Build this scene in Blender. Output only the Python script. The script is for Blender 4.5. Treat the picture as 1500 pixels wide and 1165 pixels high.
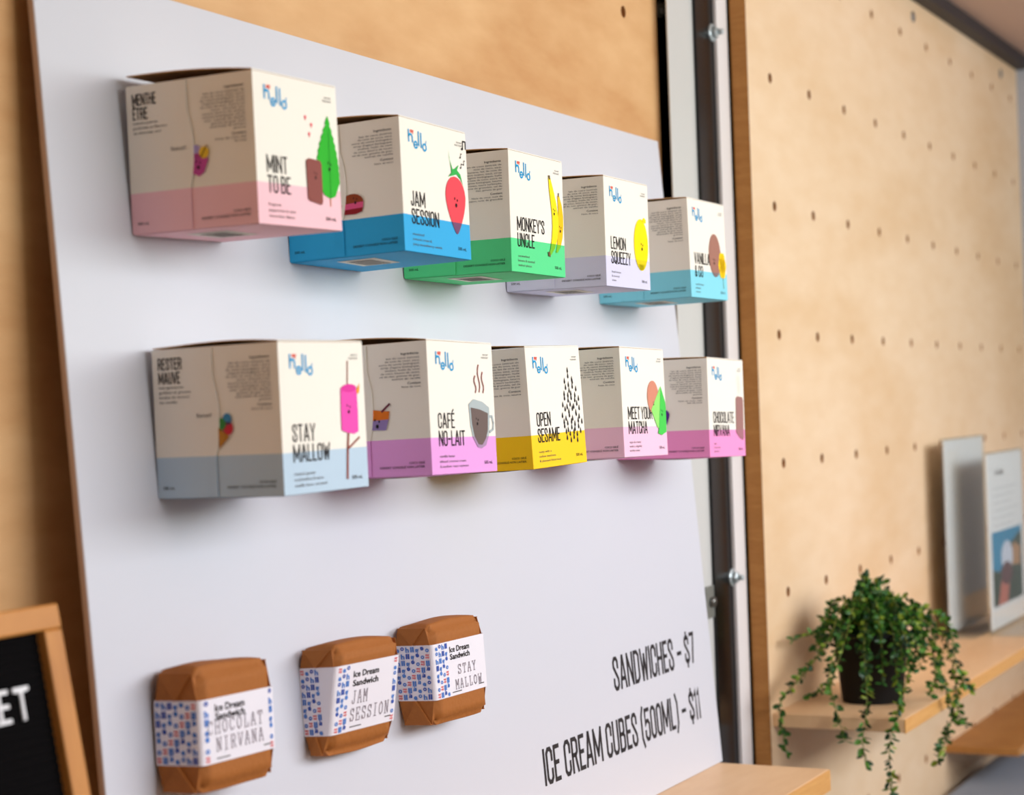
import bpy, bmesh, math, random
from mathutils import Vector, Matrix
random.seed(7)
scn = bpy.context.scene
for o in list(bpy.data.objects): bpy.data.objects.remove(o)
C = scn.collection
PI = math.pi
ZC = 1.4                       # eye height of the camera above the floor

# ------------------------------------------------------------------ camera
FPX = 2727.7
yaw, pit, rol = math.radians(27.26838), math.radians(0.40707), math.radians(-1.97067)
CF = Vector((math.cos(yaw)*math.cos(pit), math.sin(yaw)*math.cos(pit), math.sin(pit)))
_r = Vector((math.sin(yaw), -math.cos(yaw), 0)); _u = _r.cross(CF)
CR = _r*math.cos(rol)+_u*math.sin(rol); CU = -_r*math.sin(rol)+_u*math.cos(rol)
cd = bpy.data.cameras.new('camera'); cam = bpy.data.objects.new('camera', cd); C.objects.link(cam)
cam.matrix_world = Matrix(((CR.x, CU.x, -CF.x, 0), (CR.y, CU.y, -CF.y, 0), (CR.z, CU.z, -CF.z, ZC), (0, 0, 0, 1)))
cd.sensor_fit = 'HORIZONTAL'; cd.sensor_width = 36; cd.lens = FPX*36/1500
cd.clip_start = 0.02
cd.dof.use_dof = True; cd.dof.focus_distance = 1.33; cd.dof.aperture_fstop = 8.0
scn.camera = cam

# ------------------------------------------------------------------ world, light, exposure
w = bpy.data.worlds.new('outdoors'); scn.world = w; w.use_nodes = True
nt = w.node_tree; nt.nodes.clear()
tc = nt.nodes.new('ShaderNodeTexCoord'); sx = nt.nodes.new('ShaderNodeSeparateXYZ')
rp = nt.nodes.new('ShaderNodeValToRGB'); bg = nt.nodes.new('ShaderNodeBackground'); wo = nt.nodes.new('ShaderNodeOutputWorld')
ma = nt.nodes.new('ShaderNodeMath'); ma.operation = 'MULTIPLY_ADD'; ma.inputs[1].default_value = .5; ma.inputs[2].default_value = .5
nt.links.new(tc.outputs['Generated'], sx.inputs[0]); nt.links.new(sx.outputs['Z'], ma.inputs[0]); nt.links.new(ma.outputs[0], rp.inputs[0])
nt.links.new(rp.outputs[0], bg.inputs[0]); nt.links.new(bg.outputs[0], wo.inputs[0])
e = rp.color_ramp.elements
e[0].position = .0; e[0].color = (.16, .16, .13, 1)
e[1].position = 1.0; e[1].color = (.80, .90, 1.1, 1)
for p_, c_ in ((.485, (.20, .21, .15, 1)), (.50, (.12, .20, .05, 1)), (.55, (.22, .34, .10, 1)), (.60, (.95, 1.0, 1.03, 1))):
    n_ = e.new(p_); n_.color = c_
bg.inputs[1].default_value = 2.6
def area(name, loc, rot, sx_, sy_, power=0, portal=False, col=(1, 1, 1)):
    l = bpy.data.lights.new(name, 'AREA'); l.shape = 'RECTANGLE'; l.size = sx_; l.size_y = sy_; l.energy = power; l.color = col
    if portal: l.cycles.is_portal = True
    o = bpy.data.objects.new(name, l); C.objects.link(o); o.location = loc; o.rotation_euler = rot; return o
area('hatch_daylight', (1.6, -.76, 1.72), (PI/2, 0, 0), 2.2, .43, 24, col=(.96, .98, 1.0))
scn.view_settings.view_transform = 'Standard'; scn.view_settings.look = 'None'
scn.view_settings.exposure = -0.02; scn.view_settings.gamma = 1.0; scn.view_settings.use_curve_mapping = False

# ------------------------------------------------------------------ helpers
def lin(c):
    return tuple((x/255/12.92 if x/255 <= .04045 else ((x/255+.055)/1.055)**2.4) for x in c)
MATS = {}
def mat(name, rgb, rough=.6, metal=0, spec=.5, bump=0, bscale=300, vary=0, trans=0, coat=0):
    if name in MATS: return MATS[name]
    m = bpy.data.materials.new(name); m.use_nodes = True; MATS[name] = m
    t = m.node_tree; b = t.nodes['Principled BSDF']
    b.inputs['Base Color'].default_value = (*lin(rgb), 1); b.inputs['Roughness'].default_value = rough
    b.inputs['Metallic'].default_value = metal; b.inputs['Specular IOR Level'].default_value = spec
    b.inputs['Transmission Weight'].default_value = trans; b.inputs['Coat Weight'].default_value = coat
    if bump or vary:
        co = t.nodes.new('ShaderNodeTexCoord'); no = t.nodes.new('ShaderNodeTexNoise')
        no.inputs['Scale'].default_value = bscale; no.inputs['Detail'].default_value = 4
        t.links.new(co.outputs['Object'], no.inputs['Vector'])
        if bump:
            bp = t.nodes.new('ShaderNodeBump'); bp.inputs['Strength'].default_value = bump; bp.inputs['Distance'].default_value = .002
            t.links.new(no.outputs['Fac'], bp.inputs['Height']); t.links.new(bp.outputs[0], b.inputs['Normal'])
        if vary:
            hs = t.nodes.new('ShaderNodeMix'); hs.data_type = 'RGBA'
            c0 = lin(rgb); hs.inputs[6].default_value = (*[x*(1-vary) for x in c0], 1); hs.inputs[7].default_value = (*[min(1, x*(1+vary)) for x in c0], 1)
            t.links.new(no.outputs['Fac'], hs.inputs[0]); t.links.new(hs.outputs[2], b.inputs['Base Color'])
    return m
def wood(name, c1, c2, scale=(1, 1, 1), rough=.45, wscale=5.0, spec=.4):
    if name in MATS: return MATS[name]
    m = bpy.data.materials.new(name); m.use_nodes = True; MATS[name] = m
    t = m.node_tree; b = t.nodes['Principled BSDF']; b.inputs['Roughness'].default_value = rough
    b.inputs['Specular IOR Level'].default_value = spec
    co = t.nodes.new('ShaderNodeTexCoord'); mp = t.nodes.new('ShaderNodeMapping'); mp.inputs['Scale'].default_value = scale
    n1 = t.nodes.new('ShaderNodeTexNoise'); n1.inputs['Scale'].default_value = 1.6; n1.inputs['Detail'].default_value = 2
    n1.inputs['Distortion'].default_value = .6
    mm = t.nodes.new('ShaderNodeMath'); mm.operation = 'MULTIPLY'; mm.inputs[1].default_value = wscale*6.28
    sn = t.nodes.new('ShaderNodeMath'); sn.operation = 'SINE'
    n2 = t.nodes.new('ShaderNodeTexNoise'); n2.inputs['Scale'].default_value = 22; n2.inputs['Detail'].default_value = 6
    ad = t.nodes.new('ShaderNodeMath'); ad.operation = 'MULTIPLY_ADD'; ad.inputs[1].default_value = .22
    mr = t.nodes.new('ShaderNodeMapRange'); mr.inputs[1].default_value = -.1; mr.inputs[2].default_value = 1.0
    mx = t.nodes.new('ShaderNodeMix'); mx.data_type = 'RGBA'
    mx.inputs[6].default_value = (*lin(c1), 1); mx.inputs[7].default_value = (*lin(c2), 1)
    L = t.links.new
    L(co.outputs['Object'], mp.inputs[0]); L(mp.outputs[0], n1.inputs['Vector']); L(mp.outputs[0], n2.inputs['Vector'])
    L(n1.outputs['Fac'], mm.inputs[0]); L(mm.outputs[0], sn.inputs[0]); L(sn.outputs[0], ad.inputs[0]); L(n2.outputs['Fac'], ad.inputs[2])
    L(ad.outputs[0], mr.inputs[0]); L(mr.outputs[0], mx.inputs[0]); L(mx.outputs[2], b.inputs['Base Color'])
    return m
def mesh_obj(name, verts, faces, mats, parent=None, fmats=None, smooth=False):
    me = bpy.data.meshes.new(name); me.from_pydata([tuple(v) for v in verts], [], faces)
    if not isinstance(mats, (list, tuple)): mats = [mats]
    for m in mats: me.materials.append(m)
    if fmats: me.polygons.foreach_set('material_index', fmats)
    if smooth: me.polygons.foreach_set('use_smooth', [True]*len(me.polygons))
    me.update()
    o = bpy.data.objects.new(name, me); C.objects.link(o)
    if parent: o.parent = parent
    return o
def box_vf(x0, x1, y0, y1, z0, z1):
    v = [(x0,y0,z0),(x1,y0,z0),(x1,y1,z0),(x0,y1,z0),(x0,y0,z1),(x1,y0,z1),(x1,y1,z1),(x0,y1,z1)]
    return v, [(0,3,2,1),(4,5,6,7),(0,1,5,4),(1,2,6,5),(2,3,7,6),(3,0,4,7)]
def box(name, x0, x1, y0, y1, z0, z1, m, parent=None, bevel=0):
    v, f = box_vf(x0, x1, y0, y1, z0, z1); o = mesh_obj(name, v, f, m, parent)
    if bevel:
        b = o.modifiers.new('bevel', 'BEVEL'); b.width = bevel; b.segments = 2
    return o
def lathe(name, prof, m, parent=None, n=24, loc=(0,0,0), axis='Z', smooth=True):
    v, f = [], []
    for r, z in prof:
        for i in range(n):
            a = 2*PI*i/n; p = (r*math.cos(a), r*math.sin(a), z)
            if axis == 'Y': p = (p[0], -p[2], p[1])
            v.append((p[0]+loc[0], p[1]+loc[1], p[2]+loc[2]))
    for k in range(len(prof)-1):
        for i in range(n):
            j = (i+1) % n; f.append((k*n+i, k*n+j, (k+1)*n+j, (k+1)*n+i))
    f.append(tuple(range(n))[::-1]); f.append(tuple((len(prof)-1)*n+i for i in range(n)))
    return mesh_obj(name, v, f, m, parent, smooth=smooth)
def empty(name, mw=None, loc=None):
    o = bpy.data.objects.new(name, None); C.objects.link(o); o.empty_display_size = .05
    if mw is not None: o.matrix_world = mw
    if loc is not None: o.location = loc
    return o
def tag(o, label, cat, group=None):
    o['label'] = label; o['category'] = cat
    if group: o['group'] = group
    return o
def struct(o): o['kind'] = 'structure'; return o
def rot3(a, b, c):
    return (Matrix.Rotation(a, 3, 'Z') @ Matrix.Rotation(b, 3, 'X') @ Matrix.Rotation(c, 3, 'Y')).to_4x4()
def pix(x, y): return CF + CR*((x-750)/FPX) - CU*((y-582.5)/FPX)
def onY(x, y, Y): d = pix(x, y); q = d*(Y/d.y); return Vector((q.x, q.y, q.z+ZC))
def onX(x, y, X): d = pix(x, y); q = d*(X/d.x); return Vector((q.x, q.y, q.z+ZC))
def onZ(x, y, Z): d = pix(x, y); q = d*((Z-ZC)/d.z); return Vector((q.x, q.y, Z))

# ---- lettering
_glyph = {}
def text_geo(s, bold=0.0, spacing=1.0):
    key = (s, bold, spacing)
    if key in _glyph: return _glyph[key]
    cu = bpy.data.curves.new('lettering', 'FONT'); cu.body = s; cu.size = 1; cu.offset = bold; cu.resolution_u = 2
    cu.space_character = spacing; cu.fill_mode = 'FRONT' if hasattr(cu, 'fill_mode') else cu.fill_mode
    ob = bpy.data.objects.new('lettering', cu)
    me = bpy.data.meshes.new_from_object(ob)
    V = [(v.co.x, v.co.y) for v in me.vertices]; Fc = [tuple(p.vertices) for p in me.polygons]
    bpy.data.objects.remove(ob); bpy.data.curves.remove(cu); bpy.data.meshes.remove(me)
    _glyph[key] = (V, Fc); return _glyph[key]
_capV = text_geo('H')[0]; CAP = max(v[1] for v in _capV)-min(v[1] for v in _capV)
class Print:
    """flat ink gathered in the u,v plane of one face, then laid on it"""
    def __init__(s): s.v = []; s.f = []; s.m = []; s.mats = []
    def slot(s, m):
        if m not in s.mats: s.mats.append(m)
        return s.mats.index(m)
    def add(s, V, Fc, m, layer=0):
        b = len(s.v); s.v += [(x, y, layer) for x, y in V]; s.f += [tuple(i+b for i in q) for q in Fc]; s.m += [s.slot(m)]*len(Fc)
    def text(s, string, u, v, cap, m, wx=1.0, align='L', bold=0.0, width=None, layer=0, ang=0, spacing=1.0):
        V, Fc = text_geo(string, bold, spacing)
        if not V: return
        k = cap/CAP; x0 = min(q[0] for q in V); x1 = max(q[0] for q in V)
        kx = k*wx if width is None else width/(x1-x0)
        sh = {'L': x0, 'R': x1, 'C': (x0+x1)/2}[align]; ca, sa = math.cos(ang), math.sin(ang)
        W = [((q[0]-sh)*kx, q[1]*k) for q in V]
        s.add([(u+a*ca-b*sa, v+a*sa+b*ca) for a, b in W], Fc, m, layer)
    def poly(s, pts, m, layer=1, band=None, bm=None):
        def clip(P, lo):
            out = []
            for i in range(len(P)):
                a, b = P[i], P[(i+1) % len(P)]
                ia = (a[1] >= band) == lo; ib = (b[1] >= band) == lo
                if ia: out.append(a)
                if ia != ib:
                    t = (band-a[1])/(b[1]-a[1]); out.append((a[0]+t*(b[0]-a[0]), band))
            return out
        if band is None or bm is None: s.add(pts, [tuple(range(len(pts)))], m, layer); return
        for up, mm in ((True, m), (False, bm)):
            P = clip(pts, up)
            if len(P) > 2: s.add(P, [tuple(range(len(P)))], mm, layer)
    def stroke(s, pts, wd, m, layer=1, taper=False):
        n = len(pts)
        for i in range(n-1):
            a, b = Vector(pts[i]), Vector(pts[i+1]); d = b-a
            if d.length < 1e-9: continue
            d.normalize(); nn = Vector((-d.y, d.x))
            wa = wd/2*(1-(i/(n-1) if taper else 0)); wb = wd/2*(1-((i+1)/(n-1) if taper else 0))+1e-5
            e1 = d*wd*.2 if not taper else d*0
            s.add([tuple(a-e1-nn*wa), tuple(b+e1-nn*wb), tuple(b+e1+nn*wb), tuple(a-e1+nn*wa)], [(0, 1, 2, 3)], m, layer)
    def ribbon(s, pts, wx, wy, m, layer=0):
        # mitred pen stroke; closed when the ends meet
        closed = pts[0] == pts[-1]; q = pts[:-1] if closed else pts; n = len(q); A, B = [], []
        for i in range(n):
            a = q[i-1] if (i or closed) else None; c = q[(i+1) % n] if (i < n-1 or closed) else None; b = q[i]
            def nrm(p0, p1):
                d = Vector((p1[0]-p0[0], p1[1]-p0[1])); d.normalize(); return Vector((-d.y, d.x))
            if a is None: nv = nrm(b, c); f = 1
            elif c is None: nv = nrm(a, b); f = 1
            else:
                n1, n2 = nrm(a, b), nrm(b, c); nv = n1+n2
                if nv.length < .2: nv = n1.copy()
                nv.normalize(); f = min(1.6, 1/max(.3, nv.dot(n1)))
            ext = Vector((0, 0))
            if a is None: d = Vector((b[0]-c[0], b[1]-c[1])).normalized(); ext = Vector((d.x*wx/2, d.y*wy/2))
            if c is None: d = Vector((b[0]-a[0], b[1]-a[1])).normalized(); ext = Vector((d.x*wx/2, d.y*wy/2))
            o = Vector((nv.x*wx/2, nv.y*wy/2))*f
            A.append((b[0]+ext.x+o.x, b[1]+ext.y+o.y)); B.append((b[0]+ext.x-o.x, b[1]+ext.y-o.y))
        k = n if closed else n-1
        s.add(A+B, [(i, (i+1) % n, n+(i+1) % n, n+i)[::-1] for i in range(k)], m, layer)
    def build(s, name, place, parent, lift=.00025, step=.00012):
        if not s.f: return None
        V = [place(x, y, lift+step*l) for x, y, l in s.v]
        return mesh_obj(name, V, s.f, s.mats, parent, s.m)
def ell(cx, cy, rx, ry, n=20, a0=0, a1=2*PI, rot=0):
    out = []
    for i in range(n):
        a = a0+(a1-a0)*i/(n if abs(a1-a0-2*PI) < 1e-6 else n-1)
        x, y = rx*math.cos(a), ry*math.sin(a)
        out.append((cx+x*math.cos(rot)-y*math.sin(rot), cy+x*math.sin(rot)+y*math.cos(rot)))
    return out
GOTH = {
 'A': (.44, [[(0,0),(.20,1)],[(.24,1),(.44,0)],[(.09,.27),(.33,.27)]]), 'B': (.37, [[(0,0),(0,1),(.24,1),(.33,.92),(.33,.62),(.25,.53),(0,.53)],[(.25,.53),(.36,.44),(.36,.1),(.26,0),(0,0)]]),
 'C': (.36, [[(.36,.68),(.36,.88),(.26,1),(.1,1),(0,.88),(0,.12),(.1,0),(.26,0),(.36,.12),(.36,.33)]]), 'D': (.37, [[(0,0),(0,1),(.24,1),(.37,.87),(.37,.13),(.24,0),(0,0)]]),
 'E': (.31, [[(.31,1),(0,1),(0,0),(.31,0)],[(0,.52),(.26,.52)]]), 'F': (.30, [[(.30,1),(0,1),(0,0)],[(0,.52),(.25,.52)]]),
 'É': (.31, [[(.31,1),(0,1),(0,0),(.31,0)],[(0,.52),(.26,.52)],[(.12,1.16),(.22,1.28)]]), 'Ê': (.31, [[(.31,1),(0,1),(0,0),(.31,0)],[(0,.52),(.26,.52)],[(.06,1.15),(.155,1.26),(.25,1.15)]]),
 'H': (.38, [[(0,0),(0,1)],[(.38,0),(.38,1)],[(0,.52),(.38,.52)]]), 'I': (.0, [[(0,0),(0,1)]]), 'J': (.27, [[(.27,1),(.27,.12),(.18,0),(.08,0),(0,.1),(0,.24)]]),
 'K': (.38, [[(0,0),(0,1)],[(.37,1),(.02,.42)],[(.13,.56),(.38,0)]]), 'L': (.29, [[(0,1),(0,0),(.29,0)]]), 'M': (.58, [[(0,0),(0,1)],[(0,1),(.29,.2)],[(.29,.2),(.58,1)],[(.58,1),(.58,0)]]),
 'N': (.42, [[(0,0),(0,1)],[(.01,.97),(.41,.03)],[(.42,0),(.42,1)]]), 'O': (.37, [[(.1,0),(0,.12),(0,.88),(.1,1),(.27,1),(.37,.88),(.37,.12),(.27,0),(.1,0)]]),
 'P': (.36, [[(0,0),(0,1),(.26,1),(.36,.9),(.36,.56),(.26,.45),(0,.45)]]), 'Q': (.37, [[(.1,0),(0,.12),(0,.88),(.1,1),(.27,1),(.37,.88),(.37,.12),(.27,0),(.1,0)],[(.2,.2),(.40,-.06)]]),
 'R': (.37, [[(0,0),(0,1),(.26,1),(.36,.9),(.36,.6),(.26,.5),(0,.5)],[(.22,.5),(.37,0)]]), 'S': (.36, [[(.35,.72),(.35,.89),(.26,1),(.1,1),(.01,.89),(.01,.73),(.34,.32),(.36,.12),(.26,0),(.1,0),(0,.12),(0,.3)]]),
 'T': (.36, [[(0,1),(.36,1)],[(.18,1),(.18,0)]]), 'U': (.37, [[(0,1),(0,.12),(.1,0),(.27,0),(.37,.12),(.37,1)]]), 'V': (.40, [[(0,1),(.19,0)],[(.21,0),(.40,1)]]),
 'W': (.60, [[(0,1),(.15,0)],[(.15,0),(.30,.8)],[(.30,.8),(.45,0)],[(.45,0),(.60,1)]]), 'Y': (.40, [[(0,1),(.20,.42),(.40,1)],[(.20,.42),(.20,0)]]), 'Z': (.34, [[(0,1),(.34,1),(0,0),(.34,0)]]),
 '&': (.42, [[(.42,.0),(.06,.72),(.06,.9),(.14,1),(.22,1),(.28,.9),(.28,.75),(0,.3),(0,.1),(.1,0),(.22,0),(.40,.4)]]), "'": (.0, [[(0,1),(0,.78)]]), '-': (.20, [[(0,.45),(.20,.45)]]), '–': (.30, [[(0,.45),(.30,.45)]]),
 '0': (.35, [[(.1,0),(0,.12),(0,.88),(.1,1),(.25,1),(.35,.88),(.35,.12),(.25,0),(.1,0)]]), '5': (.35, [[(.33,1),(.02,1),(.0,.52),(.1,.62),(.25,.62),(.35,.5),(.35,.12),(.25,0),(.1,0),(0,.12),(0,.26)]]),
 '1': (.10, [[(0,.86),(.10,1),(.10,0)]]), '7': (.34, [[(0,1),(.34,1),(.12,0)]]), '(': (.13, [[(.13,1.1),(0,.82),(0,.1),(.13,-.18)]]), ')': (.13, [[(0,1.1),(.13,.82),(.13,.1),(0,-.18)]]),
 '$': (.35, [[(.34,.72),(.34,.86),(.26,.94),(.1,.94),(.01,.86),(.01,.70),(.34,.32),(.35,.14),(.26,.06),(.1,.06),(0,.14),(0,.3)],[(.175,1.08),(.175,.9)],[(.175,.1),(.175,-.1)]])}
def gothic(P, s_, u, v, cap, m, width=None, wt=.115, gap=.15, align='L', space=.2):
    x, run = 0, []
    for ch in s_:
        if ch == ' ': x += space; continue
        w_, st = GOTH[ch]; run.append((x+wt/2, st)); x += w_+wt+gap-wt*.55
    x -= gap-wt*.55; kx = cap if width is None else width/x
    if align == 'R': u -= x*kx
    for x0, st in run:
        for pl_ in st:
            # strokes lie inside the cap height
            P.ribbon([(u+(x0+a)*kx, v+(wt/2+b_*(1-wt))*cap) for a, b_ in pl_], wt*kx, wt*cap*.92, m)
def ink(name, rgb): return mat('print_'+name, rgb, .75, spec=.15)
BLACK = ink('black', (38, 33, 34)); GREY = ink('grey', (95, 88, 86)); RED = ink('red', (232, 84, 70)); BLUE = ink('blue', (36, 158, 214))

# ------------------------------------------------------------------ materials
PLY = wood('birch_ply', (228, 186, 136), (198, 146, 94), (.9, 1, 2.6), .5, 4.0, .3)
PLY2 = wood('birch_ply_pegboard_lit', (238, 213, 182), (222, 188, 146), (.8, 1, 2.2), .5, 3.0, .3)  # same birch ply as the back wall, colour paled for stronger light
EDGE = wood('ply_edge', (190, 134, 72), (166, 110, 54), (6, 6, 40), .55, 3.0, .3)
SHELF = wood('shelf_ply', (236, 200, 158), (222, 180, 134), (1.2, 5, 5), .45, 3.0, .4)
OAK = wood('oak_frame', (205, 140, 66), (180, 116, 48), (2, 8, 2), .5, 4.0, .4)
WHITE = mat('white_board', (207, 209, 219), .42, spec=.4)
FOAM = mat('board_core', (196, 172, 158), .8)
BLK = mat('black_rail', (13, 12, 13), .22, spec=.35)
GREYP = mat('grey_panel', (205, 206, 204), .25, spec=.5)
WHT = mat('white_trim', (226, 222, 222), .4)
ZINC = mat('zinc', (196, 208, 212), .3, metal=.45)
CEIL = mat('ceiling_paint', (206, 176, 160), .6)
DARK = mat('dark_trim', (46, 40, 42), .6)
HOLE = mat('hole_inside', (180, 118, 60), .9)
FLOOR = mat('floor_vinyl', (96, 92, 90), .5)
INNER = mat('interior_panel', (226, 226, 228), .6)

# ------------------------------------------------------------------ setting
def z(v): return v+ZC
def pegwall(name, Y, X0, X1, Z0, Z1, hx, hz, dx, dz, th, m, medge, r=.0056, xmin=-9):
    """sheet of plywood with drilled peg holes: hx, hz is one hole, dx, dz the spacing"""
    def cuts(a, b, h, d):
        k = math.ceil((a-h)/d - .5); L = [a]
        while h+(k+.5)*d < b:
            if h+(k+.5)*d > a+1e-4: L.append(h+(k+.5)*d)
            k += 1
        L.append(b); return L
    xs = cuts(X0, X1, hx, dx); zs = cuts(Z0, Z1, hz, dz); V, Fc, Mi = [], [], []
    N = 16
    for i in range(len(xs)-1):
        for j in range(len(zs)-1):
            a, b, c, d = xs[i], xs[i+1], zs[j], zs[j+1]
            cx = hx+round(((a+b)/2-hx)/dx)*dx; cz = hz+round(((c+d)/2-hz)/dz)*dz
            k = len(V)
            if cx < xmin or not (a+r*1.5 < cx < b-r*1.5 and c+r*1.5 < cz < d-r*1.5):
                V += [(a, Y, c), (b, Y, c), (b, Y, d), (a, Y, d)]; Fc.append((k, k+1, k+2, k+3)); Mi.append(0); continue
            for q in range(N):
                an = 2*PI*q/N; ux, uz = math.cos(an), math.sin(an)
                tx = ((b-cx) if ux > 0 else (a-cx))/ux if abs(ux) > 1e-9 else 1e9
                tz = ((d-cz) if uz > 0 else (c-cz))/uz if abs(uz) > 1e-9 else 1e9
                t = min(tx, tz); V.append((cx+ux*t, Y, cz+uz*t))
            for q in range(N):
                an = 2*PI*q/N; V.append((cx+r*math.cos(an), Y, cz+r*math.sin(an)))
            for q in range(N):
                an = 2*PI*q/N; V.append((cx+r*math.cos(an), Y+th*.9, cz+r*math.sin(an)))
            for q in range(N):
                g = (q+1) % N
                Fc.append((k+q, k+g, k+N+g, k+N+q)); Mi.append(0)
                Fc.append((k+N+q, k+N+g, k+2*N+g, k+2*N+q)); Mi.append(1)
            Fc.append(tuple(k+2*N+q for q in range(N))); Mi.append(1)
            cor = [(a, Y, c), (b, Y, c), (b, Y, d), (a, Y, d)]
            for (qx, _, qz) in cor:      # corner triangles
                an = math.atan2(qz-cz, qx-cx) % (2*PI); q = int(an/(2*PI/N)); g = (q+1) % N
                V.append((qx, Y, qz)); Fc.append((k+q, len(V)-1, k+g)); Mi.append(0)
    k = len(V); v, f = box_vf(X0, X1, Y+.0002, Y+th, Z0, Z1); V += v
    for q in f:
        if q == (0, 1, 5, 4): continue
        Fc.append(tuple(i+k for i in q)); Mi.append(2)
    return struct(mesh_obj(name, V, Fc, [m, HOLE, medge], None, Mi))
CEILZ = z(.5495); SHZ = z(-.3346); RSZ = z(-.3199)
pegwall('wall_back', .69, -.9, 1.672, 0, CEILZ, 1.5916, z(.3677), .13065, .136, .018, PLY, EDGE, xmin=.9)
pegwall('wall_right', .6493, 1.812, 3.11, 0, CEILZ-.002, 1.88117, z(.4787), .13065, .136, .0175, PLY2, EDGE)
struct(box('wall_outer', -.9, 3.4, .722, .74, 0, CEILZ, DARK))
struct(box('floor', -.9, 3.4, -.84, .74, -.05, 0, FLOOR))
struct(box('ceiling', -.9, 3.4, -.84, .74, CEILZ, CEILZ+.04, CEIL))
struct(box('wall_left', -.94, -.9, -.84, .74, 0, CEILZ, INNER))
# unseen service hatch side: solid ends and raised sill placed to shape the daylight
struct(box('wall_front', -.9, -.1, -.84, -.80, 0, CEILZ, INNER))
struct(box('wall_under_hatch', -.1, 2.75, -.84, -.80, 0, 1.5, INNER))
struct(box('wall_front_far', 2.75, 3.4, -.84, -.80, 0, CEILZ, INNER))
struct(box('wall_far_light_stop', 3.4, 3.44, -.84, .74, 0, CEILZ, INNER))  # unseen wall added to block daylight raking in from the open end
struct(box('trim_1', 1.812, 3.11, .628, .649, CEILZ-.018, CEILZ, DARK))
struct(box('wall_end', 3.11, 3.15, .42, .722, 0, CEILZ, mat('end_wall_paint', (176, 182, 192), .5)))
# the open joint between the two plywood sheets
def rail(name, x0, x1, y0, m, label, cat, lip=0):
    o = box(name, x0, x1, y0, .722 if y0 > .7 else y0+(.0012 if y0 > .674 else .0033), .0, CEILZ, m); return o
struct(rail('trim_2', 1.690, 1.7525, .7135, BLK, '', ''))
struct(rail('trim_3', 1.6645, 1.745, .676, GREYP, '', ''))
struct(rail('trim_4', 1.7305, 1.7885, .6725, BLK, '', ''))
struct(rail('trim_5', 1.7775, 1.8080, .6685, WHT, '', ''))
struct(rail('trim_6', 1.871, 1.99, .7065, DARK, '', ''))
def bolt(x, zz, label, s=1.0, y=.7135):
    t = empty('bolt', loc=(x, y, zz)); tag(t, label, 'bolt', 'zinc bolts on the black rails')
    lathe('washer', [(.0095*s, 0), (.0095*s, .0015), (.004*s, .0016)], ZINC, t, 20, axis='Y')
    lathe('head', [(.0065*s, .0014), (.0065*s, .006), (.005*s, .0072)], ZINC, t, 6, axis='Y', smooth=False)
    lathe('shank', [(.003*s, .007), (.003*s, .0125), (.0022*s, .0128)], ZINC, t, 12, axis='Y')
    return t
for (px_, py_, yy, lb) in ((966, 14, .7135, 'zinc bolt on the narrow black rail beside the plywood wall edge'),
                       (1042, 48, .6725, 'zinc bolt high on the wide black rail above the stacked rows'),
                       (1072, 846, .6725, 'zinc bolt low on the wide black rail beside the price lettering')):
    q = onY(px_, py_, yy); bolt(q.x, q.z, lb, .95, yy)
for (px_, py_, lb) in ((1337, 24.6, 'grey screw head on the pegboard nearer the plywood edge'), (1465.4, 108, 'grey screw head at the far end of the pegboard')):
    q = onY(px_, py_, .6493)
    tag(lathe('screw', [(.0075, -.001), (.0075, .001), (.004, .0022)], mat('screw_grey', (110, 112, 118), .4, metal=.6), None, 16, (q.x, q.y, q.z), 'Y'), lb, 'screw', 'screws in the pegboard')
q = onY(1039, 882, .676)
cl = empty('latch', loc=(q.x, .676, q.z)); tag(cl, 'small grey metal latch plate on the pale panel behind the board', 'latch')
box('plate', -.011, .011, -.002, 0, -.016, .016, mat('latch_plate', (150, 152, 146), .35, metal=.5), cl, .0008)
lathe('knob', [(.005, .002), (.005, .006), (.003, .007)], mat('latch_knob', (120, 120, 116), .3, metal=.8), cl, 14, axis='Y')

# shelves
def shelf(name, x0, x1, y0, y1, zt, th, label, m=None, me=None):
    t = empty(name, loc=(x0, y1, zt-th)); tag(t, label, 'shelf')
    box('board', 0, x1-x0, y0-y1, 0, .0006, th, m or SHELF, t, .0008)
    box('front_edge', -.0003, x1-x0+.0003, y0-y1-.0009, y0-y1, .0002, th-.0006, me or EDGE2, t)
    return t
EDGE2 = wood('shelf_edge', (228, 176, 108), (205, 148, 80), (3, 20, 60), .5, 3.0, .3)
shelf('shelf', -.2, 1.629, .5295, .69, SHZ, .0195, 'pale plywood ledge carrying the white display board')
shelf('shelf', 1.8195, 3.105, .512, .6493, RSZ, .0145, 'pale plywood wall shelf holding the trailing plant')
shelf('shelf', 2.5, 3.105, .552, .6493, z(-.4726), .010, 'low brown wooden shelf, darkened in colour for the shade under the plant shelf', EDGE, EDGE)  # board takes the edge brown too, putting the plant shelf's shade into colour

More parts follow.
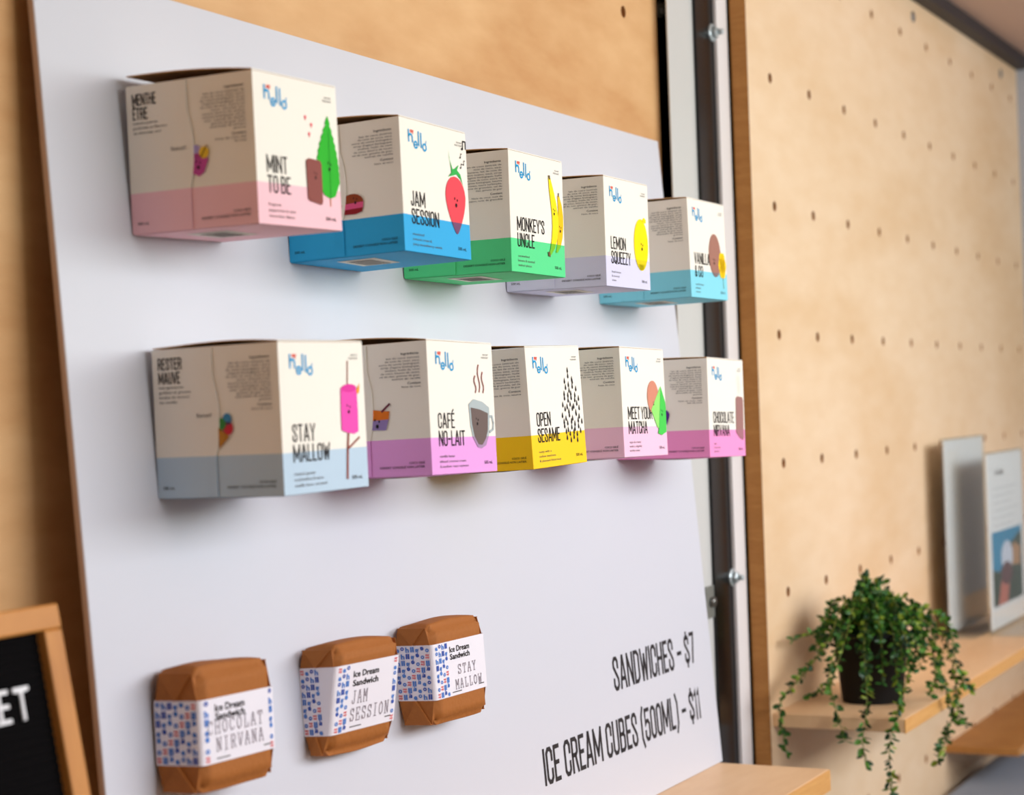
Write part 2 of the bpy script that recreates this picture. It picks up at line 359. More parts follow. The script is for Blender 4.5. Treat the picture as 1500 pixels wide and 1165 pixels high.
# ------------------------------------------------------------------ display board with the prices
LEAN = .0743666; YB = .65905
BM = Matrix.Translation((1.5, YB, ZC)) @ Matrix.Rotation(-LEAN, 4, 'X')      # board face: local y = 0, z up the board
bx0, bx1, bzt = -.7302, .1345, .2512; bzb = (SHZ-ZC)/math.cos(LEAN)+.0004
bd = empty('display_board', BM); tag(bd, 'large white display board leaning on the plywood wall, lettered with two prices', 'board')
box('panel', bx0, bx1, 0, .0045, bzb, bzt, WHITE, bd, .0003)
box('core_edge', bx0-.0004, bx0+.001, .0005, .0040, bzb, bzt-.0002, FOAM, bd)
def boardplace(u, v, l): return (u, -l, v)
for s_, u0, u1, v0, cp in (('SANDWICHES – $7', 1.4125-1.5, 1.594-1.5, -.2372, .0286), ('ICE CREAM CUBES (500ML) – $11', 1.2705-1.5, 1.593-1.5, -.2882, .0286)):
    p = Print(); gothic(p, s_, u0, v0, cp, ink('price', (52, 48, 50)), width=u1-u0, wt=.13, gap=.145, space=.27)
    p.build('price_line', boardplace, bd)

# ------------------------------------------------------------------ ice cream cartons
S = .085; H = .0836; BAND = .276
CREAM = mat('carton_cream', (243, 237, 226), .62, spec=.3, bump=.05, bscale=900)
KRAFT_IN = mat('carton_inside', (206, 156, 98), .8, bump=.08, bscale=700)
ING = {
 'A': ['lait de coco (extrait', 'de noix de coco, eau),', 'sucre de canne biologique,', "sirop d'agave biologique,", 'inuline, huile de noix', 'de coco, beurre de cacao,', 'sel de mer, gomme de guar,', 'extrait de vanille'],
 'L': ['lait de coco (extrait de', 'noix de coco, eau),', 'banane, lait de noix de', 'cajou (cajou, eau), sirop', "d'agave biologique, huile", 'de noix de coco, sucre de', 'canne biologique, beurre', 'de cacao, sucre turbinado,', 'noix de grenoble, sel de', 'mer, gomme de guar'],
 'X': ['lait de coco (extrait de', 'noix de coco, eau), sucre', 'de canne biologique, sirop', "d'agave biologique, huile", 'de noix de coco, beurre de', 'cacao, chocolat noir', '(sucre, beurre de cacao),', 'menthe biologique, sel de', 'mer, extrait de vanille,', 'gomme de guar, huile', 'essentielle de menthe', 'poivree']}
def face_marks(P, u, v, k=1.0):
    P.poly(ell(u-.0012*k, v+.0022*k, .00045*k, .0008*k, 8), BLACK, 4); P.poly(ell(u+.0016*k, v+.0014*k, .00045*k, .0008*k, 8), BLACK, 4)
    P.poly(ell(u+.0002*k, v-.0014*k, .0010*k, .0012*k, 8), BLACK, 4)
def art(kind, P, band):
    b = BAND*H; I = lambda n, c: ink(n, c)
    Q = lambda L: [(x*S, y*H) for x, y in L]
    def E_(cx, cy, rx, ry, **k): return ell(cx*S, cy*H, rx*S, ry*H, **k)
    if kind == 'leaf':
        L = [(.87, .79)]
        for i in range(9): L += [(.865-.165*math.sin((i+1)/10*PI*.62), .79-.05*(i+1)-.004), (.872-.165*math.sin((i+1)/10*PI*.62), .79-.05*(i+1)-.02)]
        L += [(.74, .30), (.79, .235), (.865, .215), (.93, .235), (.975, .31)]
        for i in range(8, -1, -1): L += [(.868+.118*math.sin((i+1)/10*PI*.62), .79-.05*(i+1)-.02), (.875+.118*math.sin((i+1)/10*PI*.62), .79-.05*(i+1)-.004)]
        P.poly(Q(L), I('leaf', (52, 180, 50)), 1)
        P.poly(Q([(.868, .70), (.877, .70), (.872, .22), (.862, .22)]), I('leaf_dark', (40, 152, 44)), 2)
        P.stroke(Q([(.865, .225), (.863, .165)]), .0008, I('stem', (190, 130, 80)), 1)
        P.poly(Q([(.575, .455), (.605, .475), (.745, .468), (.765, .445), (.762, .185), (.745, .165), (.60, .185), (.582, .20)]), I('choc', (142, 82, 76)), 3)
        for x, y in ((.595, .745), (.665, .70), (.635, .635)):
            P.poly(Q([(x-.013, y+.012), (x-.006, y+.02), (x, y+.012), (x+.006, y+.02), (x+.013, y+.012), (x, y-.018)]), I('heart', (240, 74, 96)), 1)
        face_marks(P, .86*S, .435*H); face_marks(P, .68*S, .36*H, .8)
    elif kind == 'berry':
        L = [(.79+.155*math.cos(a)*(1 if math.sin(a) > 0 else (1-.55*(-math.sin(a))**1.6)), .475+(.16*math.sin(a) if math.sin(a) > 0 else .29*math.sin(a))) for a in [2*PI*i/36 for i in range(36)]]
        P.poly(Q(L), I('berry', (240, 78, 90)), 1, b, I('berry_band', (118, 78, 112)))
        g = I('berry_leaf', (58, 178, 84))
        P.poly(Q([(.69, .625), (.74, .66), (.74, .70), (.715, .78), (.71, .83), (.725, .76), (.76, .69), (.80, .70), (.86, .735), (.83, .69), (.88, .66), (.92, .565), (.88, .625), (.82, .655), (.76, .64)]), g, 2)
        for x, y in ((.90, .795), (.945, .745), (.90, .715)):
            P.stroke(Q([(x, y), (x+.004, y+.032), (x+.02, y+.03)]), .0005, BLACK, 1); P.poly(E_(x-.007, y, .01, .007, n=8), BLACK, 1)
        P.stroke(Q([(.94, .87), (.945, .93), (.985, .93), (.985, .87)]), .0009, BLACK, 1); P.poly(E_(.93, .868, .015, .01, n=8), BLACK, 1)
        face_marks(P, .785*S, .43*H, 1.2)
    elif kind == 'banana':
        ye, yb_ = I('banana', (253, 226, 30)), I('banana_band', (120, 190, 44))
        def ban(c, w, m, mb, ly):
            n = len(c); A, B = [], []
            for i, (x, y) in enumerate(c):
                q = w*math.sin(PI*(i+.35)/(n-.3))**.6; A.append((x-q, y)); B.append((x+q, y))
            P.poly(Q(A+B[::-1]), m, ly, b, mb)
        ban([(.90, .70), (.925, .62), (.935, .53), (.93, .44), (.91, .34), (.88, .26), (.835, .205)], .05, I('banana_deep', (250, 196, 24)), yb_, 1)
        ban([(.735, .84), (.765, .74), (.80, .63), (.825, .52), (.825, .42), (.80, .32), (.76, .24), (.70, .175)], .06, ye, yb_, 2)
        P.poly(Q([(.665, .20), (.70, .205), (.71, .16), (.67, .165)]), I('tip', (110, 92, 60)), 3)
        P.poly(Q([(.715, .86), (.745, .86), (.75, .825), (.725, .825)]), I('tip', (110, 92, 60)), 3); P.poly(Q([(.895, .725), (.91, .725), (.908, .69), (.893, .69)]), I('tip', (110, 92, 60)), 3)
        face_marks(P, .80*S, .55*H, .9); face_marks(P, .91*S, .41*H, .9)
    elif kind == 'lemon':
        L = [(.80+.165*math.cos(a), .42+.245*math.sin(a)) for a in [2*PI*i/30 for i in range(30)]]
        P.poly(Q(L), I('lemon', (255, 226, 8)), 1, b, I('lemon_band', (226, 206, 20)))
        P.poly(Q([(.82, .645), (.92, .63), (.93, .665), (.88, .685)]), I('lemon', (255, 226, 8)), 1)
        P.poly(Q([(.72, .235), (.86, .235), (.84, .185), (.76, .185)]), I('lemon_band', (226, 206, 20)), 1)
        face_marks(P, .81*S, .40*H, 1.1)
    elif kind == 'vanilla':
        P.poly(E_(.68, .455, .165, .225, n=26), I('coconut', (164, 116, 102)), 1, b, I('coconut_band', (130, 112, 112)))
        for i in range(6): P.poly(E_(.87+.055*math.cos(PI*i/3), .36+.075*math.sin(PI*i/3), .055, .07, n=12), I('blossom', (250, 206, 20)), 2)
        P.stroke(Q([(.88, .24), (.885, .12)]), .0008, I('sprig', (100, 150, 110)), 1)
        face_marks(P, .64*S, .39*H)
    elif kind == 'marshmallow':
        st = I('stick', (150, 82, 70))
        P.stroke(Q([(.80, .87), (.785, .70)]), .0009, st, 1); P.stroke(Q([(.775, .40), (.755, .27), (.735, .07)]), .0019, st, 1); P.stroke(Q([(.757, .27), (.905, .345)]), .0012, st, 1)
        P.poly(Q([(.70, .685), (.74, .705), (.83, .705), (.895, .675), (.90, .52), (.895, .385), (.84, .37), (.74, .385), (.69, .40), (.692, .55)]), I('mallow', (242, 84, 180)), 2)
        P.poly(E_(.80, .685, .09, .028, n=16), I('mallow_top', (226, 62, 160)), 3)
        P.poly(Q([(.885, .665), (.925, .705), (.935, .72), (.925, .655), (.90, .64)]), I('flame', (246, 160, 60)), 3)
        face_marks(P, .78*S, .54*H)
    elif kind == 'coffee':
        gl = I('glass', (176, 186, 188)); gb = I('glass_band', (172, 142, 174))
        L = [(.585, .525), (.60, .36), (.63, .27), (.70, .195), (.76, .185), (.83, .205), (.88, .28), (.905, .38), (.905, .50), (.80, .545), (.66, .565)]
        P.poly(Q(L), gl, 1, b, gb)
        P.poly(Q([(.61, .50), (.62, .37), (.65, .28), (.71, .215), (.77, .21), (.83, .26), (.865, .32), (.88, .455), (.75, .485)]), I('coffee', (112, 96, 92)), 2)
        P.stroke(Q([(.905, .43), (.945, .43), (.965, .38), (.955, .33), (.90, .31)]), .0018, gl, 1)
        for x, y, k in ((.70, .615, .13), (.76, .62, .21), (.82, .615, .16)):
            P.stroke([((x+.014*math.sin(t*1.1))*S, (y+k*t/6)*H) for t in range(7)], .0012, I('steam', (150, 84, 80)), 1)
        face_marks(P, .70*S, .39*H, .9)
    elif kind == 'sesame':
        r = random.Random(3); rows = [1, 2, 3, 4, 4, 5, 5, 5, 6, 6, 5, 5, 4]
        for i, n in enumerate(rows):
            for k in range(n):
                x = .765+(k-(n-1)/2)*.066+(.016 if i % 2 else -.016)+r.uniform(-.008, .008); y = .80-.0475*i-.022*(k % 2)+r.uniform(-.008, .008)
                P.poly(Q([(x, y+.030), (x-.013, y-.008), (x-.008, y-.022), (x+.004, y-.026), (x+.012, y-.012)]), I('seed', (52, 50, 50)), 1)
    elif kind == 'matcha':
        P.poly(E_(.70, .55, .135, .155, n=24), I('nut', (212, 140, 116)), 1)
        P.poly(Q([(.885, .655), (.64, .43), (.77, .265), (.80, .255)]), I('tea_light', (150, 226, 116)), 2)
        P.poly(Q([(.885, .655), (.80, .255), (.775, .21), (.86, .19), (.975, .22), (.985, .49)]), I('tea', (76, 204, 84)), 3)
        face_marks(P, .88*S, .40*H); face_marks(P, .70*S, .49*H, .6)
    elif kind == 'bar':
        P.poly(Q([(.755, .60), (.80, .625), (.945, .615), (.965, .58), (.955, .19), (.93, .165), (.84, .19), (.74, .245)]), I('bar', (160, 118, 114)), 1, b, I('bar_band', (168, 112, 124)))
        for x in (.83, .88):
            P.stroke([((x+.012*math.sin(t*1.2))*S, (.66+.035*t)*H) for t in range(6)], .0006, I('vapour', (214, 214, 204)), 1)
def side_art(kind, P):
    u = lambda L: [(x*S, y*H) for x, y in L]; I = lambda n, c: ink(n, c)
    if kind == 'cup':
        P.poly(u([(.505, .50), (.505, .37), (.56, .345), (.60, .37), (.635, .45), (.62, .49)]), I('cup', (196, 82, 156)), 1)
        P.poly(ell(.54*S, .505*H, .045*S, .05*H, 14), I('scoop', (176, 160, 214)), 1); P.poly(ell(.605*S, .50*H, .04*S, .04*H, 14), I('scoop_y', (236, 196, 60)), 2)
        P.stroke(u([(.58, .47), (.63, .545)]), .0009, I('spoon', (160, 120, 40)), 3); face_marks(P, .555*S, .42*H, .9)
    elif kind == 'macaron':
        P.poly(ell(.575*S, .40*H, .095*S, .065*H, 18), I('mac', (150, 70, 40)), 1); P.poly(u([(.48, .39), (.67, .40), (.665, .355), (.48, .345)]), I('mac_fill', (232, 92, 142)), 2)
        P.poly(u([(.48, .348), (.665, .357), (.655, .325), (.60, .31), (.48, .315)]), I('mac_low', (150, 36, 44)), 2); face_marks(P, .60*S, .41*H, .8)
    elif kind == 'cupcake':
        P.poly(ell(.535*S, .40*H, .065*S, .075*H, 18), I('cake', (222, 142, 54)), 1); P.poly(u([(.48, .38), (.60, .375), (.575, .315), (.48, .29)]), I('cake_cup', (170, 134, 176)), 2); face_marks(P, .51*S, .40*H, .8)
    elif kind == 'red': P.poly(ell(.50*S, .42*H, .05*S, .085*H, 18), I('lolly', (222, 44, 70)), 1)
    elif kind == 'plum':
        P.poly(ell(.51*S, .41*H, .05*S, .07*H, 18), I('plum', (96, 66, 142)), 1); P.poly(u([(.48, .39), (.555, .38), (.52, .32), (.48, .33)]), I('plum_o', (236, 120, 60)), 2)
    elif kind == 'cone':
        P.poly(ell(.585*S, .515*H, .035*S, .04*H, 14), I('c_blue', (70, 140, 186)), 1); P.poly(ell(.54*S, .485*H, .035*S, .04*H, 14), I('c_green', (70, 140, 70)), 2)
        P.poly(ell(.59*S, .455*H, .04*S, .045*H, 14), I('c_red', (206, 54, 70)), 1); P.poly(u([(.515, .46), (.60, .40), (.515, .32)]), I('c_cone', (190, 130, 52)), 3)
    elif kind == 'sundae':
        P.poly(u([(.50, .51), (.60, .495), (.665, .49), (.655, .43), (.50, .425)]), I('s_or', (226, 120, 40)), 1); P.poly(u([(.50, .425), (.655, .43), (.63, .35), (.50, .355)]), I('s_pu', (150, 130, 186)), 1)
        P.stroke(u([(.60, .49), (.67, .545)]), .0014, I('s_st', (110, 50, 66)), 2); face_marks(P, .555*S, .40*H, 1.1)
    elif kind == 'sprig':
        P.poly(u([(.50, .49), (.53, .52), (.52, .47), (.56, .48), (.52, .43), (.54, .40), (.50, .39)]), I('sprig_p', (124, 60, 130)), 1); P.poly(ell(.515*S, .40*H, .025*S, .03*H, 12), I('sprig_r', (226, 70, 76)), 2)
    elif kind == 'drop':
        P.poly(ell(.525*S, .44*H, .06*S, .055*H, 18), I('drop', (98, 46, 150)), 1); P.poly(u([(.47, .42), (.58, .42), (.555, .345), (.51, .335)]), I('drop', (98, 46, 150)), 1); face_marks(P, .51*S, .41*H, .8)
def logo(P):
    q = lambda L: [(x*S, y*H) for x, y in L]; w_ = .016*S
    def arc(cx, cy, r, a0, a1, n=10): return [((cx+r*math.cos(a0+(a1-a0)*i/n))*S, (cy+r*1.0*math.sin(a0+(a1-a0)*i/n))*H) for i in range(n+1)]
    P.ribbon(q([(.125, .912), (.125, .832)]), w_, w_, BLUE); P.ribbon(q([(.125, .868), (.14, .882), (.165, .882), (.178, .866), (.178, .832)]), w_, w_, BLUE)
    P.ribbon(arc(.222, .812, .024, -.6, -2*PI+.25), w_*.9, w_*.9, BLUE); P.ribbon(q([(.203, .812), (.242, .812)]), w_*.8, w_*.7, BLUE)
    P.ribbon(q([(.268, .912), (.268, .815)]), w_, w_, BLUE); P.ribbon(q([(.304, .905), (.304, .805)]), w_, w_, BLUE)
    P.ribbon(arc(.352, .808, .025, 0, 2*PI, 14)[:-1]+[arc(.352, .808, .025, 0, 2*PI, 14)[0]], w_*.9, w_*.9, BLUE); P.ribbon(q([(.374, .838), (.378, .856)]), w_*.5, w_*.5, BLUE)
    P.text('say', .148*S, .898*H, .030*H, RED, wx=.95, bold=.03)
def carton(spec):
    (nm, pos, rt, col, title, desc, artk, sidek, ing, cont, lift, mid, label, french, fdesc) = spec
    mw = Matrix.Translation(Vector(pos)+Vector((0, 0, ZC))) @ rot3(*[math.radians(a) for a in rt])
    t = empty('ice_cream_carton', mw); tag(t, label, 'carton', 'ice cream cartons on the white board')
    band = mat('carton_band_'+nm, col, .62, spec=.3, bump=.05, bscale=900); b = BAND*H; th = .0006
    # carton: four printed walls and a bottom, open under the lid
    V, Fc, Mi = [], [], []
    for (x0, x1, y0, y1) in ((0, S, 0, S), (th, S-th, th, S-th)):
        for zz in (0 if x0 == 0 else th, b, H):
            V += [(x0, y0, zz), (x1, y0, zz), (x1, y1, zz), (x0, y1, zz)]
    for lv in (0, 1):
        for i in range(4):
            j = (i+1) % 4
            Fc.append((lv*4+i, lv*4+j, lv*4+4+j, lv*4+4+i)); Mi.append(1 if lv == 0 else 0)
            Fc.append((12+lv*4+j, 12+lv*4+i, 12+lv*4+4+i, 12+lv*4+4+j)); Mi.append(2)
    for i in range(4):
        j = (i+1) % 4; Fc.append((8+i, 8+j, 20+j, 20+i)); Mi.append(2)
    Fc.append((3, 2, 1, 0)); Mi.append(1); Fc.append((12, 13, 14, 15)); Mi.append(2)
    o = mesh_obj('carton_body', V, Fc, [CREAM, band, KRAFT_IN], t, Mi)
    bv = o.modifiers.new('bevel', 'BEVEL'); bv.width = .0005; bv.segments = 2; bv.limit_method = 'ANGLE'
    # lid: springs up off the side walls, hinged on the front edge
    n = 10; V, Fc, Mi = [], [], []
    for i in range(n+1):
        u = i/n; zz = H+.0002+H*(lift*(1-(1-u)**2.4)+mid*4*u*(1-u)**1.5)
        for x in (0.0002, S-.0002): V += [(x, u*(S-.0003)+.0003, zz+.0006), (x, u*(S-.0003)+.0003, zz)]
    for i in range(n):
        a = 4*i; c = a+4
        Fc += [(a, a+2, c+2, c), (a+1, c+1, c+3, a+3), (a, c, c+1, a+1), (a+2, a+3, c+3, c+2)]; Mi += [0, 1, 1, 1]
    Fc += [(0, 1, 3, 2), (4*n, 4*n+2, 4*n+3, 4*n+1)]; Mi += [0, 1]
    mesh_obj('lid', V, Fc, [CREAM, KRAFT_IN], t, Mi)
    # bottom flap sags a little
    V, Fc = [], []; m = 6
    for i in range(m+1):
        for j in range(m+1):
            x, y = .001+(S-.002)*i/m, .001+(S-.002)*j/m
            V.append((x, y, -.0002-.0012*math.sin(PI*i/m)*math.sin(PI*j/m)))
    for i in range(m):
        for j in range(m): Fc.append((i*(m+1)+j, i*(m+1)+j+1, (i+1)*(m+1)+j+1, (i+1)*(m+1)+j))
    mesh_obj('bottom_flap', V, Fc, band, t)
    P = Print(); P.poly([(.012, .030), (.044, .030), (.044, .058), (.012, .058)], ink('label_white', (236, 232, 222)), 0)
    for k in range(11):
        x = .016+k*.0023; P.poly([(x, .035), (x+(.0014 if k % 3 else .0008), .035), (x+(.0014 if k % 3 else .0008), .053), (x, .053)], GREY, 1)
    P.build('barcode_label', lambda a, c, l: (a, c, -.0003-.0012*math.sin(PI*a/S)*math.sin(PI*c/S)-l), t, .0002)
    # tuck tab over the left wall (rounded tongue), and the sprung tab of the right wall
    V, Fc, Mi = [], [], []; zs = [0.0006+ (H-.0012)*i/24 for i in range(25)]; zs = sorted(zs+[b])
    for zz in zs:
        v = zz/H; w_ = .485+(.04*math.sin(PI*(v-.28)/.5)**.7 if .28 < v < .78 else 0)
        for q, lf in ((0, .0003), (.3, .0003), (w_-.08, .0003), (w_, .0006)): V.append((-lf, S-q*S, zz))
    for i in range(len(zs)-1):
        for j in range(3): Fc.append((4*i+j, 4*i+j+1, 4*i+5+j, 4*i+4+j)); Mi.append(1 if zs[i] < b-1e-6 else 0)
    o = mesh_obj('tuck_tab', V, Fc, [CREAM, band], t, Mi); so = o.modifiers.new('thickness', 'SOLIDIFY'); so.thickness = .0004; so.offset = 1
    V, Fc, Mi = [], [], []; m = 14; zr = sorted([H*(.03+.62*i/m) for i in range(m+1)]+[b])
    for zz in zr:
        v = (zz/H-.03)/.62; wy = .02+.44*math.sin(PI*v)**.5
        for j in range(6):
            q = j/5; V.append((S+.0003+.0062*math.sin(PI*v)*math.sin(PI*min(1, q*1.0))**1.0*(.75 if artk != 'leaf' else 1), .002+q*wy*S, zz))
    for i in range(len(zr)-1):
        for j in range(5): Fc.append((6*i+j, 6*i+j+1, 6*i+7+j, 6*i+6+j)); Mi.append(1 if zr[i] < b-1e-6 else 0)
    mesh_obj('side_tab', V, Fc, [CREAM, CREAM], t, Mi)
    front = lambda u, v, l: (u, -l, v)
    left = lambda u, v, l: (-l-.0004, S-u, v)
    left_tab = lambda u, v, l: (-l-.0009-.0003*(u/S > .4), S-u, v)
    P = Print(); logo(P); P.build('logo', front, t)
    P = Print()
    for k, s_ in enumerate(title): gothic(P, s_, .115*S, (.343-.133*k)*H, .117*H, BLACK)
    P.build('flavour_title', front, t)
    P = Print()
    for k, s_ in enumerate(desc): P.text(s_, .115*S, (.126-.038*k)*H, .0185*H, GREY, width=len(s_)*.00158)
    P.build('description_print', front, t)
    P = Print(); P.text('500 mL', .925*S, .062*H, .0255*H, BLACK, align='R', width=.0112); P.build('volume_print', front, t)
    P = Print(); P.text('NON DAIRY', .93*S, .905*H, .0125*H, BLACK, wx=.9, align='R'); P.text('FROZEN DESSERT', .93*S, .882*H, .0125*H, BLACK, wx=.8, align='R')
    P.build('corner_print', front, t)
    P = Print(); art(artk, P, band); P.build('illustration', front, t)
    P = Print(); P.text('Ingrédients', .935*S, .903*H, .0165*H, BLACK, align='R', bold=.012, width=.0128)
    y = .874
    for s_ in ING[ing]: P.text(s_, .94*S, y*H, .0135*H, BLACK, align='R', width=len(s_)*.00114); y -= .0222
    P.build('ingredient_print', left, t)
    P = Print(); y -= .014; P.text('Contient', .94*S, y*H, .0160*H, BLACK, align='R', bold=.012, width=.0094); y -= .025
    for s_ in cont: P.text(s_, .94*S, y*H, .0135*H, BLACK, align='R', width=len(s_)*.00114); y -= .0222
    P.build('contents_print', left, t)
    P = Print(); P.text('COCO GELÉ', .945*S, .090*H, .0150*H, BLACK, align='R', bold=.012, width=.0112); P.text('DESSERT CONGELÉ NON LAITIER', .945*S, .060*H, .0150*H, BLACK, align='R', bold=.012, width=.0325)
    P.build('dessert_print', left, t)
    P = Print(); P.text('500 mL', .05*S, .062*H, .019*H, BLACK, width=.0078, bold=.006); P.build('volume_print', left_tab, t)
    if french:
        P = Print()
        for k, s_ in enumerate(french): gothic(P, s_, .05*S, (.860-.094*k)*H, .080*H, BLACK, width=(.0165 if k == 0 else .0165*.62 if nm == 'A1' else .0150))
        P.build('flavour_title', left_tab, t)
        P = Print()
        for k, s_ in enumerate(fdesc): P.text(s_, .05*S, (.735-.033*k)*H, .0165*H, BLACK, width=len(s_)*.00122)
        P.build('description_print', left_tab, t)
        P = Print(); P.text('Salut!', .345*S, .535*H, .024*H, GREY, width=.0105, bold=.004); P.build('greeting_print', left_tab, t)
    P = Print(); side_art(sidek, P); P.build('side_illustration', left, t)
CARTONS = [
 ('A1', (.8357, .5812, .1063), (.51, -.24, -1.27), (246, 196, 206), ['MINT', 'TO BE'], ['fragrant', 'peppermint & dark', 'chocolate flakes'], 'leaf', 'cup', 'X', ['Noix de coco, lait', 'de soja'], .062, .0, 'cream carton with a pink base, a green mint leaf and a brown chocolate bar', ['MENTHE', 'ÊTRE'], ['menthe poivrée', 'parfumée et flocons', 'de chocolat noir']),
 ('A2', (.9911, .5813, .1011), (-.14, -1.49, .8), (40, 168, 226), ['JAM', 'SESSION'], ['sweetened', 'coconut cream &', 'juicy strawberry swirls'], 'berry', 'macaron', 'A', ['Noix de coco'], .055, .005, 'cream carton with a bright blue base and a large red strawberry', [], []),
 ('A3', (1.1326, .5804, .0955), (.09, -.11, .28), (86, 220, 142), ['MONKEY\'S', 'UNCLE'], ['caramelized', 'banana & toasted', 'walnut pieces'], 'banana', 'cupcake', 'L', ['Noix de coco, noix de', 'cajou, noix de grenoble'], .032, .004, 'cream carton with a green base and two yellow bananas', [], []),
 ('A4', (1.289, .5802, .0924), (.1, .05, .02), (216, 214, 240), ['LEMON', 'SQUEEZY'], ['fresh lemon', '& coconut', 'cream'], 'lemon', 'red', 'A', ['Noix de coco'], .022, .004, 'cream carton with a pale lilac base and a yellow lemon', [], []),
 ('A5', (1.4628, .5806, .0907), (-.25, -.97, .01), (132, 214, 234), ['VANILLA', '& CO'], ['vanilla bean', 'infused', 'coconut'], 'vanilla', 'plum', 'X', ['Noix de coco'], .018, .006, 'cream carton with a turquoise base, a brown coconut and a yellow blossom', [], []),
 ('B1', (.8361, .5708, -.0419), (-.54, -.6, -.68), (186, 208, 226), ['STAY', 'MALLOW'], ['toasted gooey', 'marshmallow & warm', 'vanilla bean caramel'], 'marshmallow', 'cone', 'X', ['Noix de coco'], .002, .028, 'cream carton with a grey-blue base and a pink marshmallow on a stick', ['RESTER', 'MAUVE'], ['mini guimauves', 'grillées et gousse', 'fondue de caramel', 'de vanille']),
 ('B2', (.9974, .5710, -.038), (-.33, -1.41, .86), (232, 160, 226), ['CAFÉ', 'NO-LAIT'], ['vanilla bean', 'infused coconut cream', '& medium roast espresso'], 'coffee', 'sundae', 'A', ['Noix de coco'], .045, .006, 'cream carton with a violet base and a steaming glass of coffee', [], []),
 ('B3', (1.1354, .5704, -.0405), (-.49, -2.12, -1.16), (254, 206, 6), ['OPEN', 'SESAME'], ['nutty with a', 'mellow sweetness', '& pleasant bitterness'], 'sesame', 'none', 'L', ['Noix de coco, sésame'], .038, .004, 'cream carton with a yellow base and scattered black sesame seeds', [], []),
 ('B4', (1.2903, .5709, -.0382), (-.06, -1.36, .81), (244, 196, 222), ['MEET YOUR', 'MATCHA'], ['vegan & creamy', 'with a slightly', 'earthy taste'], 'matcha', 'sprig', 'A', ['Noix de coco'], .016, .004, 'cream carton with a pale pink base and a green folded tea shape', [], []),
 ('B5', (1.4646, .5698, -.0447), (-.2, -.51, 1.3), (246, 150, 206), ['CHOCOLATE', 'NIRVANA'], ['dark', 'chocolate', 'ganache'], 'bar', 'drop', 'X', ['Noix de coco, soja,', 'lait de noix'], .012, .004, 'cream carton with a strong pink base and a tall brown chocolate bar', [], []),
]
for s_ in CARTONS: carton(s_)

# ------------------------------------------------------------------ wrapped ice cream sandwiches
KRAFT = mat('kraft_paper', (164, 100, 46), .7, spec=.25, bump=.22, bscale=260, vary=.07)
LABELW = mat('label_paper', (232, 228, 236), .6, spec=.3)
PB = ink('pattern_blue', (84, 132, 206)); PBD = ink('pattern_deep', (64, 92, 176)); PR = ink('pattern_red', (226, 92, 92)); TYPE = ink('typewriter', (128, 116, 126))
STR = {  # typewriter capitals as strokes, slab serifs included
 'C': [[(.85,.75),(.7,.95),(.35,.98),(.1,.7),(.1,.3),(.35,.02),(.7,.05),(.88,.25)],[(.85,.98),(.85,.7)]],
 'H': [[(.15,0),(.15,1)],[(.85,0),(.85,1)],[(.15,.5),(.85,.5)],[(0,0),(.32,0)],[(.68,0),(1,0)],[(0,1),(.32,1)],[(.68,1),(1,1)]],
 'O': [[(.5,1),(.15,.8),(.08,.5),(.15,.2),(.5,0),(.85,.2),(.92,.5),(.85,.8),(.5,1)]],
 'L': [[(.3,0),(.3,1)],[(.1,1),(.5,1)],[(.1,0),(.9,0),(.9,.3)]],
 'A': [[(.1,0),(.45,1),(.55,1),(.9,0)],[(.25,.38),(.75,.38)],[(0,0),(.28,0)],[(.72,0),(1,0)]],
 'T': [[(.5,0),(.5,1)],[(.08,.72),(.08,1),(.92,1),(.92,.72)],[(.3,0),(.7,0)]],
 'E': [[(.2,0),(.2,1)],[(.05,1),(.88,1),(.88,.75)],[(.05,0),(.9,0),(.9,.28)],[(.2,.52),(.6,.52)],[(.6,.4),(.6,.64)]],
 'N': [[(.18,0),(.18,1),(.82,0),(.82,1)],[(0,0),(.34,0)],[(0,1),(.2,1)],[(.66,1),(1,1)]],
 'I': [[(.5,0),(.5,1)],[(.2,0),(.8,0)],[(.2,1),(.8,1)]],
 'R': [[(.2,0),(.2,1)],[(.05,1),(.65,1),(.85,.85),(.85,.65),(.65,.5),(.2,.5)],[(.55,.5),(.9,0),(1,0)],[(.05,0),(.4,0)]],
 'V': [[(.1,1),(.5,0),(.9,1)],[(0,1),(.28,1)],[(.72,1),(1,1)]],
 'J': [[(.7,1),(.7,.2),(.5,0),(.2,.05),(.1,.3)],[(.45,1),(.95,1)]],
 'M': [[(.12,0),(.12,1),(.5,.4),(.88,1),(.88,0)],[(0,0),(.28,0)],[(.72,0),(1,0)],[(0,1),(.14,1)],[(.86,1),(1,1)]],
 'S': [[(.82,.72),(.7,.95),(.35,1),(.12,.8),(.2,.58),(.75,.45),(.88,.22),(.65,.02),(.3,.03),(.12,.28)],[(.84,1),(.84,.7)],[(.12,0),(.12,.3)]],
 'Y': [[(.1,1),(.5,.5),(.9,1)],[(.5,.5),(.5,0)],[(.3,0),(.7,0)],[(0,1),(.28,1)],[(.72,1),(1,1)]],
 'W': [[(.05,1),(.25,0),(.5,.7),(.75,0),(.95,1)],[(0,1),(.2,1)],[(.8,1),(1,1)]]}
